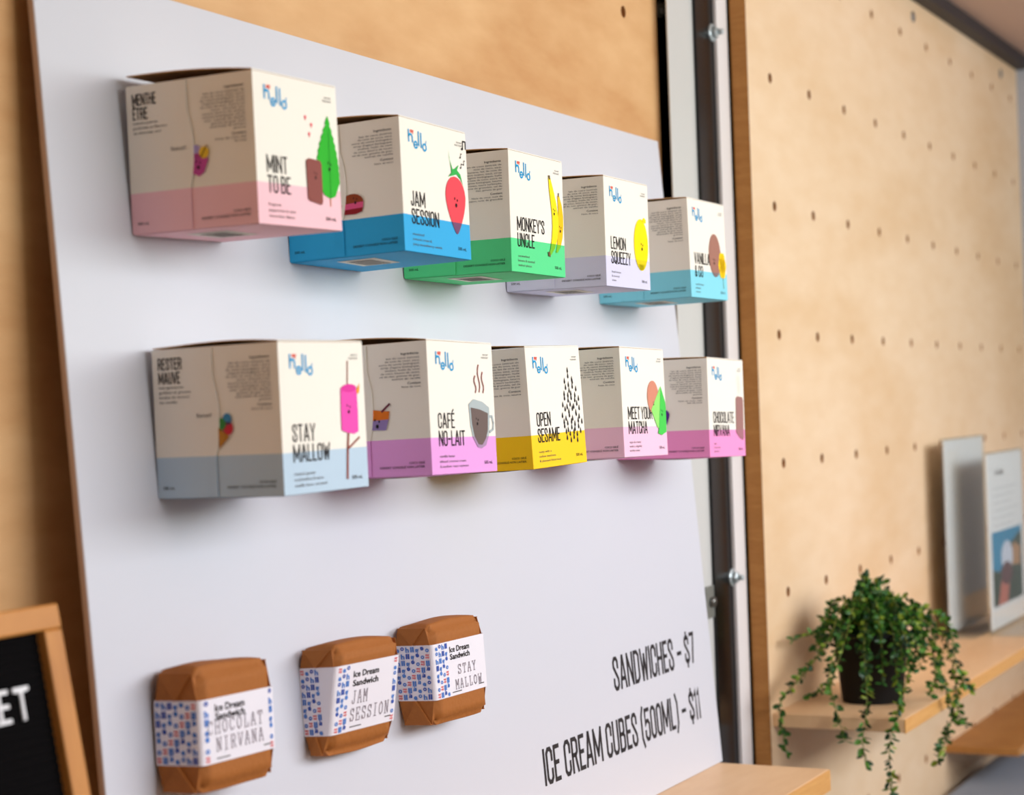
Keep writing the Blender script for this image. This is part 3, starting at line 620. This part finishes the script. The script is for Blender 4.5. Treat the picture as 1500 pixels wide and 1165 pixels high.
def sandwich(pos, rt, W, D, Hh, dt, db, vb, split, ix, rs, words, wpos, label, seed):
    """parcel: local x right, y into the board, z up; the front face slants from depth db (bottom) to dt (top)"""
    mw = Matrix.Translation(Vector(pos)+Vector((0, 0, ZC))) @ rot3(*[math.radians(a) for a in rt])
    t = empty('wrapped_sandwich', mw); tag(t, label, 'sandwich', 'paper-wrapped sandwiches on the white board')
    r = random.Random(seed); N = 14; V = {}; verts = []; faces = []
    dent = [(r.uniform(0, 1), r.uniform(0, 1), r.uniform(-.0011, .0011)) for _ in range(14)]
    def front_y(v): return D-(db+(dt-db)*v)
    def P3(a, c, d):           # a across, c depth (0 front, 1 back), d up: a softened block
        x = a*W; zz = d*Hh
        rr = .0042; ex = min(a, 1-a)*W; ez = min(d, 1-d)*Hh; ey = min(c, 1-c)*(D)
        y = front_y(d)*(1-c)+D*c
        def rnd(e_): return rr-math.sqrt(max(0, rr*rr-(rr-min(e_, rr))**2))
        # round the edges and let the paper swell
        sx_ = (1 if a < .5 else -1)*(rnd(min(ez, rr))*.5+rnd(min(ey, rr))*.8)*(1 if ex < 1e-6 else max(0, 1-ex/rr))
        sz_ = (1 if d < .5 else -1)*(rnd(min(ex, rr))*.6+rnd(min(ey, rr))*.8)*(1 if ez < 1e-6 else max(0, 1-ez/rr))
        sy_ = (rnd(min(ex, rr))*.8+rnd(min(ez, rr))*.8)*(1 if c < .5 else 0)*(1 if ey < 1e-6 else max(0, 1-ey/rr))
        top = .0030*math.sin(PI*a)**.7*math.sin(PI*min(1, c*1.1))*(1 if d > .999 else 0)-.0014*math.sin(PI*a)*math.sin(PI*c)*(1 if d < .001 else 0)
        q = 0
        for (da, dd, am) in dent: q += am*math.exp(-((a-da)**2+(d-dd)**2+(c-.5)**2*.3)*14)
        edge = 0 if .2 < d < .83 else 1
        return Vector((x+sx_+q*edge*(1 if ex < 1e-6 else 0), y+sy_+q*edge*.8*(1 if c < .01 else 0), zz+sz_+top+q*(1 if ez < 1e-6 else 0)))
    def vid(a, c, d):
        k = (round(a*N), round(c*N), round(d*N))
        if k not in V: V[k] = len(verts); verts.append(P3(k[0]/N, k[1]/N, k[2]/N))
        return V[k]
    g = [i/N for i in range(N+1)]
    for i in range(N):
        for j in range(N):
            a, a2, c, c2 = g[i], g[i+1], g[j], g[j+1]
            faces += [(vid(a, 0, c), vid(a2, 0, c), vid(a2, 0, c2), vid(a, 0, c2)), (vid(a2, 1, c), vid(a, 1, c), vid(a, 1, c2), vid(a2, 1, c2)),
                      (vid(0, a2, c), vid(0, a, c), vid(0, a, c2), vid(0, a2, c2)), (vid(1, a, c), vid(1, a2, c), vid(1, a2, c2), vid(1, a, c2)),
                      (vid(a, c, 1), vid(a2, c, 1), vid(a2, c2, 1), vid(a, c2, 1)), (vid(a, c2, 0), vid(a2, c2, 0), vid(a2, c, 0), vid(a, c, 0))]
    mesh_obj('kraft_wrap', verts, faces, KRAFT, t, smooth=True)
    # folded end flaps of the wrapping on both short sides, above and below the band
    v0, v1 = vb
    for sx_, xx in ((-1, -.0003), (1, W-.0008)):
        for lo, hi, up in ((v1, .985, True), (.015, v0, False)):
            f0, f1 = front_y(lo), front_y(hi)
            A = [(xx, f0+.0012, lo*Hh), (xx, f1+.004, hi*Hh), (xx, (f0+D)/2, ((lo if up else hi))*Hh)] if up else [(xx, f0+.004, lo*Hh), (xx, f1+.0012, hi*Hh), (xx, (f1+D)/2, hi*Hh)]
            B = [(xx, D-.001, (lo if up else hi)*Hh), (xx, D-.004, (hi if up else lo)*Hh), (xx, (f0+D)/2, (lo if up else hi)*Hh)]
            top = [(xx, (f1 if up else f0)+.004, (hi if up else lo)*Hh), (xx, D-.004, (hi if up else lo)*Hh), (xx, ((f0 if up else f1)+D)/2, (lo if up else hi)*Hh)]
            for k, T in enumerate((A, B, top)):
                off = .0004+(.0010 if k == 2 else 0)
                Vv = [(p[0]+sx_*(off*.2 if (k == 2 and q == 2) else 0), p[1], p[2]) for q, p in enumerate(T)] + [(p[0]+sx_*(off+(.0010 if (k == 2 and q == 2) else 0)), p[1], p[2]) for q, p in enumerate(T)]
                mesh_obj('fold_flap', Vv, [(0, 1, 2), (5, 4, 3), (0, 3, 4, 1), (1, 4, 5, 2), (2, 5, 3, 0)], KRAFT, t)
    # paper band round the parcel: a loop that hugs front and sides
    e_ = .0007; path = []
    def loop(v):
        fy = front_y(v); R_ = .0030
        L = [(-e_, D), (-e_, fy+R_)] + [(-e_+R_*(1-math.cos(a)), fy-e_+R_*(1-math.sin(a))) for a in (PI/8, PI/4, 3*PI/8)] + [(R_, fy-e_), (W-R_, fy-e_)] + \
            [(W+e_-R_*(1-math.sin(a)), fy-e_+R_*(1-math.cos(a))) for a in (PI/8, PI/4, 3*PI/8)] + [(W+e_, fy+R_), (W+e_, D)]
        return L
    n = 6; Vv = []; Ff = []
    for k in range(n+1):
        v = v0+(v1-v0)*k/n; Vv += [(x, y, v*Hh) for x, y in loop(v)]
    m = len(loop(.5))
    for k in range(n):
        for i in range(m-1): Ff.append((k*m+i, k*m+i+1, (k+1)*m+i+1, (k+1)*m+i))
    band = mesh_obj('paper_band', Vv, Ff, LABELW, t)
    # print on the band: the letter pattern on the side and the front margin, the label text
    front = lambda u, v, l: (u, front_y(v/Hh)-e_-l, v)
    side = lambda u, v, l: (-e_-l, D-u, v)
    def pattern(Pn, u0, u1, w0, w1, cw):
        r2 = random.Random(seed+5); ch = cw*1.12; nu = max(1, round((u1-u0)/cw)); nv = round((w1-w0)/ch)
        cw_ = (u1-u0)/nu; ch_ = (w1-w0)/nv
        for j in range(nv):
            for i in range(nu):
                s_ = ('h', 'e', 'll', 'o', 'ey')[(i*2+j*3) % 5]; k = (i*3+j*5) % 8
                uu = u0+(i+.5)*cw_; vv = w0+(j+.12)*ch_
                if k == 0:
                    Pn.text('say', uu, vv+ch_*.45, ch_*.30, PR, align='C', width=cw_*.8, bold=.03); Pn.text('say', uu, vv+ch_*.08, ch_*.30, PR, align='C', width=cw_*.8, bold=.03)
                elif (i+j) % 2: Pn.text(s_, uu, vv, ch_*.70, PB, align='C', bold=.04, width=cw_*.74)
                else: Pn.text(s_, uu, vv+ch_*.74, ch_*.70, PBD if r2.random() < .5 else PB, align='C', bold=.04, width=cw_*.74, ang=PI)
    Pn = Print(); hh0, hh1 = v0*Hh+.0004, v1*Hh-.0004; bh = hh1-hh0
    pattern(Pn, .0005, min(dt, db)-.0015, hh0, hh1, .0041); Pn.build('side_pattern', side, band)
    Pn = Print(); pattern(Pn, .002, split*W-.0004, hh0, hh1, .0041); Pn.build('front_pattern', front, band)
    if rs < 1:
        Pn = Print(); pattern(Pn, rs*W, W-.0026, hh0, hh1, .0041); Pn.build('front_pattern', front, band)
    Pn = Print(); lx = ix*W
    for f_, s_ in ((.20, 'Ice Dream'), (.335, 'Sandwich')): Pn.text(s_, lx, hh1-f_*bh, .0037, BLACK, bold=.022, width=.0262 if rs >= 1 else .0275)
    Pn.build('brand_print', front, band)
    Pn = Print()
    for (s_, u0, f_, cw, chh) in [(words[k],)+wpos[k] for k in range(len(words))]:
        for i, cc in enumerate(s_):
            for st in STR[cc]: Pn.stroke([(u0+(i+x*.70)*cw, hh1-f_*bh+y*chh) for x, y in st], .00050, TYPE, 1)
    Pn.build('typed_name', front, band)
    for (ua, ub, f_) in ((lx, lx+.012, .945), (W*.82, W*.82+.0065, .915)):
        Pn = Print(); Pn.stroke([(ua, hh1-f_*bh), (ub, hh1-f_*bh)], .0007, GREY, 0); Pn.build('fine_print', front, band)
    return t
Wp, Dp, Hp = .0693, .0291, .0662
bl = -math.degrees(LEAN)
sandwich((.8114, .6129, -.2006), (.2, -2.1, 1.6), Wp, Dp+.001, Hp, Dp+.001, Dp+.001, (.228, .757), .11, .18, .905, ['CHOCOLAT', 'NIRVANA'], [(.0050, .55, .0067, .0071), (.0125, .83, .0066, .0071)], 'wrapped brown paper sandwich with the longest typewritten name, beside the letter board', 1)
sandwich((.9555, .6220, -.2068), (-3.0, bl, 1.0), Wp, .0214, Hp, .0300, .0165, (.19, .82), .22, .27, .90, ['JAM', 'SESSION'], [(.0186, .60, .0062, .0078), (.0180, .86, .0063, .0078)], 'wrapped brown paper sandwich hung between two others, its top tipped forward', 2)
sandwich((1.0698, .6149, -.2069), (-1.4, -3.1, .3), Wp, Dp, Hp, Dp, Dp, (.255, .81), .27, .30, 1.1, ['STAY', 'MALLOW'], [(.0298, .63, .0065, .0062), (.0256, .90, .0061, .0062)], 'wrapped brown paper sandwich nearest the price lettering, its label without a patterned right strip', 3)

# ------------------------------------------------------------------ letter board
k = .9
q = onY(85, 883, .69); q = Vector((q.x*k, q.y*k, (q.z-ZC)*k+ZC))
la = math.radians(10.5); fw, ft = .0125, .013
Lm = Matrix.Translation(q) @ Matrix.Rotation(-la, 4, 'X')      # local origin: top right front corner, x right, z up the board
hgt = (q.z-SHZ)/math.cos(la)-.001; wid = .30
lb = empty('letter_board', Lm); tag(lb, 'oak-framed black letter board with white capitals leaning beside the white board', 'letter board')
box('frame_top', -wid, 0, 0, ft, -fw, 0, OAK, lb, .0012); box('frame_bottom', -wid, 0, 0, ft, -hgt, -hgt+fw, OAK, lb, .0012)
OAKV = wood('oak_frame_upright', (205, 140, 66), (180, 116, 48), (8, 8, 2), .5, 4.0, .4)
box('frame_side', -fw, 0, 0.0002, ft-.0002, -hgt+fw, -fw, OAKV, lb, .0010); box('frame_side', -wid, -wid+fw, 0.0002, ft-.0002, -hgt+fw, -fw, OAKV, lb, .0010)
FELT = mat('black_felt', (13, 12, 13), .95, spec=.05)
V, Fc = [], []; nr = int((hgt-2*fw)/.0045)
for i in range(nr+1):
    zz = -fw-(hgt-2*fw)*i/nr
    for dy, dz_ in ((.0062, 0), (.0056, -.0012), (.0056, -.0030), (.0062, -.0040)):
        if i == nr and dz_ < 0: continue
        V += [(-wid+fw, dy, zz+dz_), (-fw, dy, zz+dz_)]
for i in range(len(V)//2-1): Fc.append((2*i, 2*i+1, 2*i+3, 2*i+2))
mesh_obj('felt_panel', V, Fc, FELT, lb)
LW = mat('letter_white', (232, 232, 236), .45)
def letter(ch, x, zc, cap, wx):
    p = Print(); p.text(ch, x, zc, cap, LW, wx=wx, align='L', bold=.0)
    o = p.build('letter_'+ch.lower(), lambda u, v, l: (u, .0050-l, v), lb)
    so = o.modifiers.new('thickness', 'SOLIDIFY'); so.thickness = .0012; so.offset = -1
    return o
inv = Lm.inverted()
def lpix(x, y):
    o0 = Vector((0, 0, ZC)); d = pix(x, y); a = inv @ o0; b2 = inv.to_3x3() @ d; t_ = (.005-a.y)/b2.y; return a+b2*t_
tb, te, tt = lpix(43, 1054), lpix(6, 1062), lpix(42, 1004)
capL = tt.z-tb.z
letter('T', lpix(28, 1057).x-.001, tb.z, capL, .80); letter('E', lpix(2, 1062).x, tb.z, capL, .80); letter('K', lpix(2, 1062).x-capL*.66, tb.z, capL, .80)
box('easel_leg', -wid*.5-.02, -wid*.5+.02, ft, ft+.004, -hgt*.8, -hgt*.35, OAKV, lb)

# ------------------------------------------------------------------ sign holders on the plant shelf
ACR = bpy.data.materials.new('clear_acrylic'); ACR.use_nodes = True; _t = ACR.node_tree; _t.nodes.clear()
_tr = _t.nodes.new('ShaderNodeBsdfTransparent'); _tr.inputs[0].default_value = (.965, .98, .975, 1); _gl = _t.nodes.new('ShaderNodeBsdfGlossy'); _gl.inputs['Roughness'].default_value = .02
_lw = _t.nodes.new('ShaderNodeLayerWeight'); _lw.inputs[0].default_value = .5; _pw = _t.nodes.new('ShaderNodeMath'); _pw.operation = 'POWER'; _pw.inputs[1].default_value = 4.0; _t.links.new(_lw.outputs['Facing'], _pw.inputs[0]); _fr = _t.nodes.new('ShaderNodeMath'); _fr.operation = 'MULTIPLY_ADD'; _fr.inputs[1].default_value = .35; _fr.inputs[2].default_value = .04; _t.links.new(_pw.outputs[0], _fr.inputs[0]); _mx = _t.nodes.new('ShaderNodeMixShader'); _ou = _t.nodes.new('ShaderNodeOutputMaterial')
_t.links.new(_fr.outputs[0], _mx.inputs[0]); _t.links.new(_tr.outputs[0], _mx.inputs[1]); _t.links.new(_gl.outputs[0], _mx.inputs[2]); _t.links.new(_mx.outputs[0], _ou.inputs[0])
PAPER = mat('paper', (236, 236, 238), .5)
def holder(x0, x1, yf, h, base, label, printed):
    t = empty('sign_holder', loc=(x0, yf, RSZ)); tag(t, label, 'sign holder'); w_ = x1-x0
    box('paper_sheet', .002, w_-.002, .0028, .0034, .006, h-.003, PAPER, t)
    box('clear_front', 0, w_, 0, .0022, .003, h, ACR, t, .0006); box('clear_back', 0, w_, .0042, .0064, .003, h, ACR, t, .0006)
    box('clear_foot', 0, w_, -base, .0064, .0002, .0026, ACR, t, .0006)
    if printed:
        fr = lambda u, v, l: (u, .0027-l, v); Pn = Print()
        Pn.text('Ice Cream', .05, h-.032, .0085, GREY, wx=1.0, bold=.02)
        for i in range(6): Pn.stroke([(.035, h-.05-.010*i), (w_-.035-.02*(i % 3), h-.05-.010*i)], .0016, ink('faint_line', (206, 206, 210)), 0)
        y0, y1 = .035, h-.108
        Pn.poly([(.02, y0), (w_-.02, y0), (w_-.02, y1), (.02, y1)], ink('photo_green', (44, 66, 50)), 0)
        Pn.poly([(.02, y1), (.02, y1-.05), (.06, y1-.055), (.13, y1-.02), (w_-.02, y1-.006), (w_-.02, y1)], ink('photo_blue', (38, 136, 176)), 1)
        Pn.poly([(.10, y0+.05), (.15, y1-.02), (.19, y1-.03), (.185, y0+.045)], ink('photo_tan', (176, 132, 92)), 2)
        Pn.poly(ell(.105, y0+.062, .035, .022, 20), ink('photo_scoop', (206, 212, 228)), 3); Pn.poly(ell(.10, y0+.040, .034, .016, 20), ink('photo_dark', (92, 56, 58)), 4)
        Pn.poly([(.045, y0), (.07, y0+.036), (.12, y0+.034), (.10, y0)], ink('photo_hand', (190, 110, 92)), 3)
        Pn.build('printed_sheet', fr, t, .0001, .00008)
holder(2.44, 2.663, .619, .2633, .03, 'taller clear acrylic sign holder with a blank white sheet for its pale reflection, against the pegboard', False)  # white sheet stands in for the pale outdoor reflection in the acrylic
holder(2.475, 2.694, .572, .2425, .045, 'clear acrylic sign holder showing a printed sheet with a colour photograph', True)

# ------------------------------------------------------------------ grey counter and tub, lower corner
CT = mat('counter_grey', (150, 162, 178), .35, spec=.4)
zt_ = z(-.52); ct = empty('counter', loc=(2.0, .629, 0)); tag(ct, 'grey-blue counter top with a rounded corner below the shelves', 'counter')
def rrect(x0, x1, y0, y1, r, n=6):
    out = []
    for cx, cy, a0 in ((x1-r, y1-r, 0), (x0+r, y1-r, PI/2), (x0+r, y0+r, PI), (x1-r, y0+r, 1.5*PI)):
        for i in range(n+1): a = a0+PI/2*i/n; out.append((cx+r*math.cos(a), cy+r*math.sin(a)))
    return out
def slab(name, pts, z0, z1, m, parent, bev=.003):
    n = len(pts); V = [(x, y, z0) for x, y in pts]+[(x, y, z1) for x, y in pts]
    o = mesh_obj(name, V, [tuple(range(n))[::-1], tuple(range(n, 2*n))]+[(i, (i+1) % n, n+(i+1) % n, n+i) for i in range(n)], m, parent)
    b_ = o.modifiers.new('bevel', 'BEVEL'); b_.width = bev; b_.segments = 3; b_.limit_method = 'ANGLE'; return o
slab('top', rrect(0, .722, -.5, 0, .03), zt_-.035, zt_, CT, ct, .008)
slab('body', rrect(.02, .70, -.48, -.02, .02), .0, zt_-.036, mat('counter_body', (190, 192, 196), .4), ct)
tb_ = empty('tub', loc=(2.69, .50, zt_)); tag(tb_, 'small white paper tub standing on the grey counter', 'tub')
lathe('cup', [(.018, 0), (.021, .026), (.0195, .026)], mat('tub_white', (238, 232, 230), .5), tb_, 24)
lathe('rim', [(.021, .0255), (.0222, .0265), (.021, .028), (.0195, .027)], mat('tub_white', (238, 232, 230), .5), tb_, 24)

# ------------------------------------------------------------------ trailing plant
PX, PY = 1.925, .575; PT = RSZ+.072
pl = empty('potted_plant', loc=(PX, PY, RSZ)); tag(pl, 'small black pot of trailing green vines on the pale wall shelf', 'plant')
lathe('pot', [(.0315, 0), (.032, .002), (.039, .068), (.0405, .068), (.0405, .074), (.0375, .074), (.036, .064)], mat('black_pot', (10, 10, 12), .6, spec=.25), pl, 32)
lathe('soil', [(.0355, .060), (.035, .063), (.01, .065)], mat('soil', (40, 30, 22), .95, bump=.5, bscale=150), pl, 24)
LEAFM = [mat('leaf_%d' % i, c, .45, spec=.35, vary=.15, bscale=90) for i, c in enumerate([(46, 96, 34), (74, 124, 36), (128, 150, 44), (26, 64, 32)])]
STEMM = mat('vine_stem', (110, 120, 48), .6)
def catmull(P, n=8):
    out = []; Q = [P[0]*2-P[1]]+P+[P[-1]*2-P[-2]]
    for i in range(1, len(Q)-2):
        a, b_, c_, d_ = Q[i-1:i+3]
        for k_ in range(n):
            t_ = k_/n; out.append(.5*((2*b_)+(c_-a)*t_+(2*a-5*b_+4*c_-d_)*t_*t_+(3*b_-a-3*c_+d_)*t_**3))
    out.append(Q[-2]); return out
def vine(pts, seed, dens=1.0, lsize=.0085):
    r = random.Random(seed); path = catmull([Vector(p) for p in pts]); base = Vector((PX, PY, RSZ))
    V, Fc = [], []
    for i, p in enumerate(path):
        t_ = (path[min(i+1, len(path)-1)]-path[max(i-1, 0)]).normalized(); s_ = t_.cross(Vector((.3, .2, .9))).normalized(); u_ = s_.cross(t_)
        rad = .0009*(1-.6*i/len(path))
        for kx in range(4): V.append(p-base+s_*rad*math.cos(kx*PI/2)+u_*rad*math.sin(kx*PI/2))
    for i in range(len(path)-1):
        for kx in range(4): Fc.append((4*i+kx, 4*i+(kx+1) % 4, 4*i+4+(kx+1) % 4, 4*i+4+kx))
    st = mesh_obj('vine', V, Fc, STEMM, pl)
    V, Fc, Mi = [], [], []; acc = 0; side_ = 1; L_ = .0021/dens
    for i in range(1, len(path)):
        acc += (path[i]-path[i-1]).length
        while acc > L_:
            acc -= L_; side_ = -side_; t_ = (path[i]-path[i-1]).normalized()
            d_ = (t_*.55+Vector((r.uniform(-1, 1), r.uniform(-1, 1), r.uniform(-.5, .8)))).normalized()
            l_ = lsize*r.uniform(.7, 1.2); wd = l_*.30; s_ = d_.cross(Vector((r.uniform(-1, 1), r.uniform(-1, 1), r.uniform(-1, 1)))).normalized(); nn = s_.cross(d_)
            p = path[i]-base+Vector((r.uniform(-1, 1), r.uniform(-1, 1), r.uniform(-1, 1)))*.0012; k_ = len(V)
            V += [p, p+d_*l_*.35+s_*wd+nn*.0005, p+d_*l_*.75+s_*wd*.8+nn*.0003, p+d_*l_, p+d_*l_*.75-s_*wd*.8+nn*.0003, p+d_*l_*.35-s_*wd+nn*.0005, p+d_*l_*.5-nn*.0006]
            Fc += [(k_, k_+1, k_+6), (k_+1, k_+2, k_+6), (k_+2, k_+3, k_+6), (k_+3, k_+4, k_+6), (k_+4, k_+5, k_+6), (k_+5, k_, k_+6)]
            mi = r.choices((0, 1, 2, 3), (4, 3, 1.6, 3))[0]; Mi += [mi]*6
    lv = mesh_obj('leaves', V, Fc, LEAFM, st, Mi); lv['kind'] = 'stuff'
    return st
top = Vector((PX, PY, PT))
def T(dx, dy, dz): return top+Vector((dx, dy, dz))
XL, YF = 1.803, .4985
def hang(p0, arch, wp, seed, dens=1.0): vine([top+Vector((random.uniform(-.015, .015), random.uniform(-.015, .015), -.006)), p0]+arch+wp, seed, dens)
# vines that spill over the left end of the shelf (plane just outside it) and over its front edge
hang(T(-.03, .015, .035), [onX(1215, 935, 1.86), onX(1180, 985, 1.825)], [onX(1152, 1015, 1.806), onX(1142, 1035, XL), onX(1147, 1075, XL), onX(1153, 1110, XL)], 1)
hang(T(-.03, .0, .03), [onX(1225, 950, 1.85), onX(1215, 990, 1.825)], [onX(1222, 1030, 1.808), onX(1232, 1065, XL), onX(1241, 1088, XL)], 2)
hang(T(-.035, -.01, .02), [onX(1266, 940, 1.862), onX(1268, 985, 1.835)], [onX(1270, 1035, 1.81), onX(1264, 1080, XL), onX(1268, 1122, XL)], 3)
hang(T(-.02, -.03, .015), [onX(1332, 950, 1.868), onX(1328, 1000, 1.84)], [onX(1312, 1052, 1.808), onX(1303, 1100, XL), onX(1306, 1163, XL)], 4, 1.2)
hang(T(.02, -.04, .02), [onY(1365, 925, .52)], [onY(1378, 985, .505), onY(1395, 1040, YF), onY(1388, 1075, YF), onY(1374, 1115, YF)], 5, 1.3)
hang(T(.03, -.04, .025), [onY(1388, 915, .515)], [onY(1398, 960, .505), onY(1412, 1000, YF), onY(1420, 1010, YF)], 6, 1.2)
hang(T(.01, -.045, .015), [onY(1362, 940, .52)], [onY(1370, 990, .507), onY(1362, 1018, YF+.006)], 7)
hang(T(-.03, .03, .03), [onX(1205, 925, 1.87)], [onX(1180, 930, 1.85), onX(1162, 938, 1.84)], 8)
hang(T(-.01, -.03, .03), [onY(1380, 930, .52)], [onY(1402, 1010, .502), onY(1404, 1050, YF), onY(1414, 1062, YF)], 9, 1.2)
hang(T(-.035, .005, .03), [onX(1240, 930, 1.86)], [onX(1226, 975, 1.845), onX(1212, 1005, 1.83), onX(1185, 1020, 1.815)], 10)
r3 = random.Random(5)
for i in range(14):     # short strands round the rim
    a = -PI*.95+PI*1.15*i/13+r3.uniform(-.1, .1); c_, s2 = math.cos(a), math.sin(a); dn = r3.uniform(.012, .046)
    vine([T(c_*.02, s2*.02, -.004), T(c_*.040, s2*.040, .018), T(c_*.052, s2*.052, .0), T(c_*.055, s2*.055, -dn)], 300+i, 1.1, .0085)
rr = random.Random(21)
for i in range(60):
    a = rr.uniform(0, 2*PI); R_ = rr.uniform(.01, .066); hz = rr.uniform(.0, .060)*(1.15-R_/.10)
    ex = Vector((math.cos(a)*R_, math.sin(a)*R_*.75, hz)); 
    if PY+ex.y*1.25 > .64: ex.y = .03
    vine([T(math.cos(a)*.012, math.sin(a)*.012, -.008), T(ex.x*.5, ex.y*.5, hz*.8+.006), T(ex.x, ex.y, hz), T(ex.x*1.25, min(ex.y*1.25, .055), hz-.022)], 100+i, 1.1, .0085)
